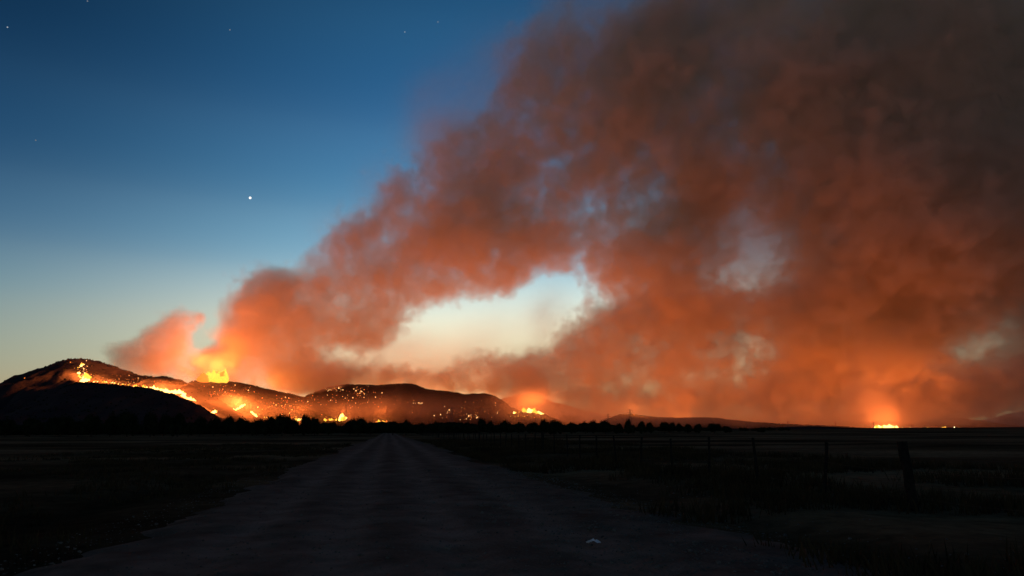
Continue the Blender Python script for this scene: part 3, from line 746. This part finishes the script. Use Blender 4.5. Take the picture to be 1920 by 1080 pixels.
# (x, top, half width, depth, label)
TREES = [
 (14, 783, 16, 260, 'dim oak at the far left end of the tree line under the mountain'),
 (60, 781, 20, 250, 'wide dim oak second from the left end of the tree line'),
 (118, 777, 22, 240, 'dim oak under the left flank of the dark mountain'),
 (176, 771, 19, 230, 'round oak below the curl of flames, left of the two broad crowns'),
 (211, 770, 15, 225, 'small-crowned oak just left of the broadest oak under the mountain'),
 (243, 768, 20, 220, 'broad flat-topped oak under the middle of the dark shoulder'),
 (286, 770, 16, 225, 'oak with a gap on its left, first of a close group of three'),
 (311, 770, 14, 235, 'middle oak of the close group of three under the flame line'),
 (337, 770, 17, 205, 'tall rounded oak closing the group of three at its right'),
 (377, 778, 13, 235, 'lone round oak left of the valley-foot blaze'),
 (403, 780, 13, 250, 'small oak just below the round valley-foot blaze'),
 (428, 776, 15, 240, 'oak under the lower end of the slanting flame line'),
 (455, 779, 18, 230, 'low spreading oak right of the slanting flame line'),
 (484, 783, 16, 225, 'low oak under the bent flame line'),
 (508, 777, 16, 215, 'oak at the left of the dense thicket, flames shining through'),
 (531, 773, 18, 210, 'tallest oak of the dense thicket at its peak'),
 (552, 781, 12, 220, 'low right end oak of the dense thicket beside an orange blaze'),
 (573, 775, 13, 225, 'oak right of the orange blaze with a pointed crown'),
 (592, 777, 14, 220, 'oak with a rounded crown just left of the row of small fires'),
 (622, 789, 12, 260, 'low bush-like oak under the row of small fires'),
 (657, 784, 10, 235, 'small oak pressed against the tall yellow fire'),
 (673, 780, 15, 225, 'broad oak right of the tall yellow fire'),
 (694, 788, 11, 250, 'low oak left of the fire at the end of the road'),
 (737, 786, 12, 230, 'oak at the right side of the end of the road'),
 (762, 785, 13, 225, 'round oak second right from the end of the road'),
 (790, 791, 14, 270, 'low oak in the even dark line right of the road end'),
 (818, 787, 8, 300, 'small upright oak under the left flank of the central hill'),
 (845, 790, 15, 290, 'low wide oak under the lattice pylon of the central hill'),
 (876, 790, 12, 300, 'low oak left of the square-crowned one below the hill'),
 (902, 782, 11, 250, 'square-crowned oak left of the glowing knoll'),
 (919, 787, 8, 270, 'small oak right of the square-crowned one'),
 (947, 785, 13, 260, 'oak directly left of the flames on the knoll'),
 (974, 790, 11, 290, 'low oak under the left of the burning knoll'),
 (998, 788, 13, 260, 'low oak under the middle of the burning knoll'),
 (1021, 783, 10, 235, 'tallest oak under the right end of the burning knoll'),
 (1042, 785, 15, 225, 'broad oak just right of the burning knoll'),
 (1072, 790, 10, 250, 'narrow oak with a pointed top right of the broad one'),
 (1097, 787, 9, 260, 'round oak at the left of a pair before the low hill'),
 (1113, 784, 10, 245, 'taller oak at the right of a pair before the low hill'),
 (1134, 785, 12, 235, 'broad round oak left of the crest of the low hill'),
 (1160, 792, 11, 240, 'low oak under the crest of the low hill'),
 (1177, 784, 8, 230, 'small round-headed oak standing up before the low hill crest'),
 (1203, 787, 9, 230, 'round oak right of the round-headed one'),
 (1219, 788, 8, 235, 'small oak pressed to the right side of its round neighbour'),
 (1245, 789, 12, 240, 'low domed oak left of the hidden blaze'),
 (1261, 790, 8, 250, 'small oak exactly below the hidden blaze glow'),
 (1274, 791, 7, 255, 'small oak just right of the hidden blaze glow'),
 (1289, 793, 9, 260, 'low oak right of the hidden blaze, before a gap'),
 (1309, 793, 9, 245, 'lone round oak standing between two gaps at the right'),
 (1338, 792, 13, 240, 'wide domed oak, last large one of the tree line at the right'),
 (1361, 798, 10, 260, 'very low oak beyond the wide domed one'),
 (1427, 800, 9, 280, 'tiny low oak farthest right before the black rise'),
 (355, 790, 12, 190, 'dark bush-like oak at the foot of the tall rounded one'),
 (150, 786, 16, 215, 'low dark oak between two taller ones at the left'),
 (1186, 795, 9, 200, 'low oak whose trunk shows, in front of the round-headed one'),
 (1035, 795, 9, 205, 'low dark oak in front of the broad one right of the knoll'),
]
for a in TREES: tree(*a)

def woodland(name, label, D, x0, x1, topf, cnt, seed):
    r = np.random.RandomState(seed)
    V, F, n = [], [], 0
    bV, bF = ICO2
    for _ in range(cnt):
        px = r.uniform(x0, x1); Y = D * r.uniform(.85, 1.25)
        T = at(px, topf(px) + r.uniform(-1.5, 4), Y)
        h = max(1.5, T.z); w = h * r.uniform(.6, 1.3)
        q = bV * r.uniform(.8, 1.2, (len(bV), 1)) * np.array([w, w, h * .52]) + np.array([T.x, Y, h * .5])
        V.append(q); F.append(bF + n); n += len(bV)
        for _k in range(60):
            v = r.normal(size=3); v /= np.linalg.norm(v)
            c = v * np.array([w, w, h * .52]) * r.uniform(.9, 1.12) + np.array([T.x, Y, h * .5])
            u = r.normal(size=3) * .3; t = r.normal(size=3) * .3
            V.append(np.array([c - u, c + t, c + u])); F.append(np.array([[n, n + 1, n + 2]])); n += 3
    tag(link(name, np_mesh(name, np.concatenate(V), np.concatenate(F), [M_leaf])), label, 'undergrowth', kind='stuff')
woodland('undergrowth', 'dark scrub and far trees closing the gaps of the oak line', 420, -60, 1150, lambda x: 795 + max(0, (x - 700) * .003) + 2 * math.sin(x * .05), 330, 3)
woodland('undergrowth', 'sparse dark scrub beyond the right half of the fields', 520, 1150, 1480, lambda x: 800.5 + (x - 1150) * .006, 60, 4)

# ------------------------------------------------------------------ fence
FL = 10.8
def fence_t(px):
    d = ray(px, 808); d.z = 0
    return FL * d.dot(ROADV) / d.dot(ROADR)
def post_mesh(seed, rad, k=8):
    r = random.Random(seed); V, F = [], []
    n = 7; ox = oy = 0
    for i in range(n):
        t = i / (n - 1); ox += r.uniform(-.008, .008); oy += r.uniform(-.008, .008)
        for j in range(k):
            a = 2 * math.pi * j / k; q = rad * r.uniform(.82, 1.12)
            V.append((ox + q * math.cos(a), oy + q * math.sin(a), -.35 + 1.66 * t + (r.uniform(-.02, .02) if i == n - 1 else 0)))
    for i in range(n - 1):
        for j in range(k): F.append((i * k + j, i * k + (j + 1) % k, (i + 1) * k + (j + 1) % k, (i + 1) * k + j))
    F.append(tuple((n - 1) * k + j for j in range(k)))
    return mesh('post', V, F, [M_wood])
def build_fence():
    tA, tB = fence_t(1705), fence_t(1019)
    sp = (tB - tA) / 11
    base = ROADV * tA + ROADR * FL
    root = bpy.data.objects.new('fence', None); COL.objects.link(root); root.location = (base.x, base.y, 0)
    tag(root, 'wire fence on thin leaning wooden posts along the right side of the road', 'fence')
    thin = [post_mesh(i, .043) for i in range(6)]; thick = [post_mesh(20 + i, .10) for i in range(2)]
    pts = []
    for k in range(-4, 74):
        p = ROADV * (sp * k + random.uniform(-.12, .12)) + ROADR * random.uniform(-.06, .06)
        z = ground_z(p.x + base.x, p.y + base.y)
        big = k % 11 == 0
        o = link('post', random.choice(thick if big else thin), root, (p.x, p.y, z))
        lean = .02 if big else .055
        o.rotation_euler = (random.gauss(0, lean), random.gauss(0, lean), random.uniform(0, 6.28))
        o.scale.z = 1.06 if big else random.uniform(.94, 1.03)
        pts.append(Vector((p.x, p.y, z)))
    for h in (.28, .55, .82, 1.1):
        V, F = [], []
        path = []
        for a, b in zip(pts[:-1], pts[1:]):
            for q in range(4):
                t = q / 4; path.append(a.lerp(b, t) + Vector((0, 0, h - .05 * 4 * t * (1 - t) + random.uniform(-.005, .005))))
        for c in path:
            for j in range(3):
                a = 2.094 * j; V.append(c + ROADR * (.0035 * math.cos(a)) + Vector((0, 0, .0035 * math.sin(a))))
        for i in range(len(path) - 1):
            for j in range(3): F.append((i * 3 + j, i * 3 + (j + 1) % 3, i * 3 + 3 + (j + 1) % 3, i * 3 + 3 + j))
        link('wire', mesh('wire', V, F, [M_wire]), root)
build_fence()

# ------------------------------------------------------------------ lattice pylons
def pylon_parts():
    def bars(segs, r):
        V, F = [], []
        for p0, p1 in segs:
            p0, p1 = Vector(p0), Vector(p1); d = (p1 - p0).normalized(); u = d.orthogonal().normalized(); v = d.cross(u); b = len(V)
            for p in (p0, p1):
                for a in range(4): V.append(p + (u * math.cos(a * 1.5708) + v * math.sin(a * 1.5708)) * r)
            for a in range(4): F.append((b + a, b + (a + 1) % 4, b + 4 + (a + 1) % 4, b + 4 + a))
        return V, F
    def half(z): return 3.0 * (1 - z / 30) ** 1.2 + .45
    zs = [0, 5, 9.5, 13.5, 17, 20, 22.5, 25, 27.5, 30]
    leg, brace = [], []
    for a, b in zip(zs[:-1], zs[1:]):
        A = [(sx * half(a), sy * half(a), a) for sx, sy in ((1, 1), (-1, 1), (-1, -1), (1, -1))]
        B = [(sx * half(b), sy * half(b), b) for sx, sy in ((1, 1), (-1, 1), (-1, -1), (1, -1))]
        for i in range(4):
            j = (i + 1) % 4; leg.append((A[i], B[i])); brace += [(A[i], B[j]), (A[j], B[i]), (B[i], B[j])]
    arms = []
    for z, w in ((21, 6.5), (25, 5.2), (29, 4.2)):
        for s in (1, -1):
            arms += [((0, 0, z + 1.4), (s * w, 0, z)), ((0, .4, z), (s * w, 0, z)), ((0, -.4, z), (s * w, 0, z)), ((s * w, 0, z), (s * w, 0, z - 1.6)), ((s * w * .5, 0, z), (s * w * .5, 0, z + .7))]
    return [(n, mesh(n, *bars(s, r), [M_steel])) for n, s, r in (('leg', leg, .13), ('lattice_brace', brace, .055), ('cross_arm', arms, .10))]
PYL = pylon_parts()
for px, top, base, D, lab in ((649, 759, 797, 1250, 'lattice pylon left of the road before the ember hill, between two fires'), (847, 764, 799, 1300, 'tall lattice pylon in front of the right part of the ember hill'),
        (1140, 776, 803, 1750, 'lattice pylon left of the crest of the low hill'), (1181, 768, 804, 1450, 'lattice pylon just above the crest of the low hill'), (1477, 789, 806, 2600, 'small pylon left of the black rise'),
        (1566, 791, 806, 2700, 'small pylon over the top of the black rise'), (1637, 790, 808, 2500, 'pylon beside the right-hand blaze'), (1709, 795, 809, 2600, 'pylon between the right-hand blaze and the farm sheds'),
        (1733, 797, 809, 3000, 'thin pylon rising behind the farm sheds'), (1842, 799, 810, 3200, 'faint pylon at the far right before the domed hill')):
    T = at(px, top, D); o = bpy.data.objects.new('pylon', None); COL.objects.link(o); o.location = (T.x, D, 0)
    o.rotation_euler.z = random.uniform(-.5, .5); s = T.z / 30; o.scale = (s, s, s)
    tag(o, lab, 'pylon', 'power line pylons on the plain')
    for n, me in PYL: link(n, me, o)

# ------------------------------------------------------------------ farm sheds at the right
def box(name, x0, x1, y0, y1, z0, z1, m, parent, roof=0.0):
    V = [(x0, y0, z0), (x1, y0, z0), (x1, y1, z0), (x0, y1, z0), (x0, y0, z1), (x1, y0, z1), (x1, y1, z1), (x0, y1, z1)]
    F = [(0, 3, 2, 1), (0, 1, 5, 4), (1, 2, 6, 5), (2, 3, 7, 6), (3, 0, 4, 7)]
    if roof:
        ym = (y0 + y1) / 2; V += [(x0, ym, z1 + roof), (x1, ym, z1 + roof)]
        F += [(4, 5, 9, 8), (7, 8, 9, 6), (4, 8, 7), (5, 6, 9)]
    else: F.append((4, 5, 6, 7))
    return link(name, mesh(name, V, F, [m]), parent)
M_roof = mat('sheet_roof', (.06, .055, .055), rough=.7)
M_win = mat('dark_window', (.01, .011, .013), rough=.2, spec=.5)
def shed(px0, px1, top, D, label, roof):
    A, B = at(px0, top, D), at(px1, top, D); w = (B.x - A.x) / 2
    o = bpy.data.objects.new('farm_shed', None); COL.objects.link(o); o.location = ((A.x + B.x) / 2, D + w, 0)
    tag(o, label, 'shed', 'dark farm sheds on the horizon')
    H = A.z - roof
    box('wall', -w, w, -w, w, -.5, H, M_wall, o)
    box('roof', -w - .4, w + .4, -w - .4, w + .4, H + .003, H + .35, M_roof, o, roof)
    box('door', -w * .35, w * .35, -w - .12, -w - .003, 0, H * .45, M_steel, o)
    for sx in (-.7, .7): box('window', w * sx - .6, w * sx + .6, -w - .08, -w - .003, H * .55, H * .55 + 1, M_win, o)
shed(1732, 1737, 801.5, 1800, 'tall narrow dark shed tower at the left of the sheds', .4)
shed(1737.5, 1746, 805.5, 1800, 'low wide dark shed joined right of the tall tower', .8)
shed(1748, 1752, 804.5, 1810, 'small separate dark shed right of the wide one', .4)
shed(1716, 1720, 806.5, 1850, 'tiny dark shed left of the tall tower', .5)

M_lamp = emis('floodlight', (1.0, .86, .42), 5.0)
def flood(px, top, D, label, n):
    T = at(px, top, D); o = bpy.data.objects.new('floodlight_mast', None); COL.objects.link(o); o.location = (T.x, D, 0)
    tag(o, label, 'lamp')
    bm = bmesh.new(); bmesh.ops.create_cone(bm, segments=8, radius1=.5, radius2=.25, depth=T.z, cap_ends=True); bmesh.ops.translate(bm, vec=(0, 0, T.z / 2), verts=bm.verts)
    me = bpy.data.meshes.new('mast'); bm.to_mesh(me); bm.free(); me.materials.append(M_steel); link('mast', me, o)
    for k in range(n):
        bm = bmesh.new(); bmesh.ops.create_cube(bm, size=1); bmesh.ops.scale(bm, vec=(3.2, 1.2, 2.4), verts=bm.verts); bmesh.ops.bevel(bm, geom=bm.edges[:], offset=.25, segments=1)
        me = bpy.data.meshes.new('lamp_head'); bm.to_mesh(me); bm.free(); me.materials.append(M_lamp)
        h = link('lamp_head', me, o, ((k - (n - 1) / 2) * 4.5, -1, T.z - (k % 2) * 5)); h.rotation_euler = (.4, .2 * k, 0)
flood(1790, 801, 3200, 'tall pale lamp mast shining right of the small fire by the sheds', 2)
flood(1801, 807, 3200, 'low yellowish lamp right of the tall pale one', 3)

# ------------------------------------------------------------------ planet, stars
def star(px, py, size, strength, label, color=(.8, .9, 1.0)):
    me = np_mesh('star', ICO2[0], ICO2[1], [emis('starlight', color, strength)], True)
    D = 90000; p = at(px, py, D); o = link('star', me, None, p); s = size * (p - CAM).length / 1280
    o.scale = (s, s, s)
    tag(o, label, 'star')
star(469, 371, 2.1, 1.6, 'brightest planet, large pale dot in the blue sky at the left', (1.0, .95, .88))
for x, y, st, lab in ((14, 51, 1.0, 'star nearest the upper left corner'), (164, 2, .5, 'star at the top edge above the dark mountain'), (431, 56, .6, 'star high above the bright planet'), (759, 60, .9, 'star high in the middle of the blue sky'),
        (821, 41, .7, 'star highest in the middle, right of the brighter one'), (979, 57, .5, 'star close to the upper left edge of the smoke'), (67, 263, .45, 'faint star at the left edge halfway down the sky'),
        (889, 76, .35, 'very faint star between the middle pair and the smoke'), (735, 299, .4, 'faint star low beside the wispy edge of the smoke')):
    star(x, y, 1.0, st * .42, lab)

# ------------------------------------------------------------------ litter, gravel, grass
def ground_pt(px, py):
    d = ray(px, py); t = -CAM.z / d.z
    return CAM + d * t
def build_litter():
    p = ground_pt(1113, 1025)
    r = random.Random(5); V, F = [], []
    nx, ny = 9, 6
    for i in range(nx):
        for j in range(ny):
            V.append(((i / (nx - 1) - .5) * .20 + r.uniform(-.008, .008), (j / (ny - 1) - .5) * .13 + r.uniform(-.008, .008), .02 + r.uniform(0, .035) + .03 * (1 - abs(i - 4) / 4)))
    for i in range(nx - 1):
        for j in range(ny - 1): F.append((i * ny + j, (i + 1) * ny + j, (i + 1) * ny + j + 1, i * ny + j + 1))
    o = link('crumpled_paper', mesh('crumpled_paper', V, F, [mat('white_paper', (.8, .8, .82), rough=.8)]), None, (p.x, p.y, .02))
    tag(o, 'crumpled white scrap of paper lying on the gravel at the right of the road', 'litter')
build_litter()

def build_gravel():
    r = np.random.RandomState(4); bV, bF = ICO1; V, F, n = [], [], 0
    M_stone = mat('gravel_stone', (.08, .07, .06), noise=(9, (.19, .17, .15), 3))
    for k in range(20000):
        t = 3.5 + 26 * r.rand() ** 1.7
        s = r.uniform(-4.9, 4.8) if r.rand() < .4 else r.normal(4.2, 1.5)
        p = ROADV * t + ROADR * s
        q = .008 * r.lognormal(0, .5)
        V.append(bV * r.uniform(.7, 1.3, (len(bV), 1)) * q * np.array([1.2, 1, .7]) + np.array([p.x, p.y, .048 - .0012 * s * s + q * .3 if abs(s) < 4.8 else ground_z(p.x, p.y) + q * .3])); F.append(bF + n); n += len(bV)
    tag(link('gravel', np_mesh('gravel', np.concatenate(V), np.concatenate(F), [M_stone])), 'loose gravel strewn over the road and its right shoulder', 'gravel', kind='stuff')
build_gravel()

def build_grass(name, label, cnt, smin, smax, tmax, hgt, seed):
    r = np.random.RandomState(seed); V, F, n = [], [], 0
    for k in range(cnt):
        t = 5 + (tmax - 5) * r.rand() ** 1.8
        s = smin + (smax - smin) * r.rand()
        p = ROADV * t + ROADR * s
        if mnoise.noise(Vector((p.x * .22, p.y * .22, seed))) < -.12 + .25 * r.rand(): continue
        z = ground_z(p.x, p.y) - .03
        big = 1 + t / 40
        for b in range(7):
            a = r.uniform(0, 6.28); h = hgt * r.uniform(.4, 1.2); w = .012 * big; ln = r.uniform(.1, .6) * h
            x, y = p.x + r.normal() * .10, p.y + r.normal() * .10
            dx, dy = math.cos(a), math.sin(a)
            V += [(x - dy * w, y + dx * w, z), (x + dy * w, y - dx * w, z), (x + dx * ln * .5 + dy * w * .6, y + dy * ln * .5 - dx * w * .6, z + h * .6), (x + dx * ln, y + dy * ln, z + h)]
            F += [(n, n + 1, n + 2), (n, n + 2, n + 3)]; n += 4
    tag(link(name, np_mesh(name, np.array(V), np.array(F), [M_grass])), label, 'grass', kind='stuff')
build_grass('grass', 'dry grass tufts on the verge between road and fence and beyond', 17000, 4.9, 24, 110, .34, 1)
build_grass('grass', 'dry grass tufts on the verge left of the road', 11000, -24, -4.3, 90, .20, 2)
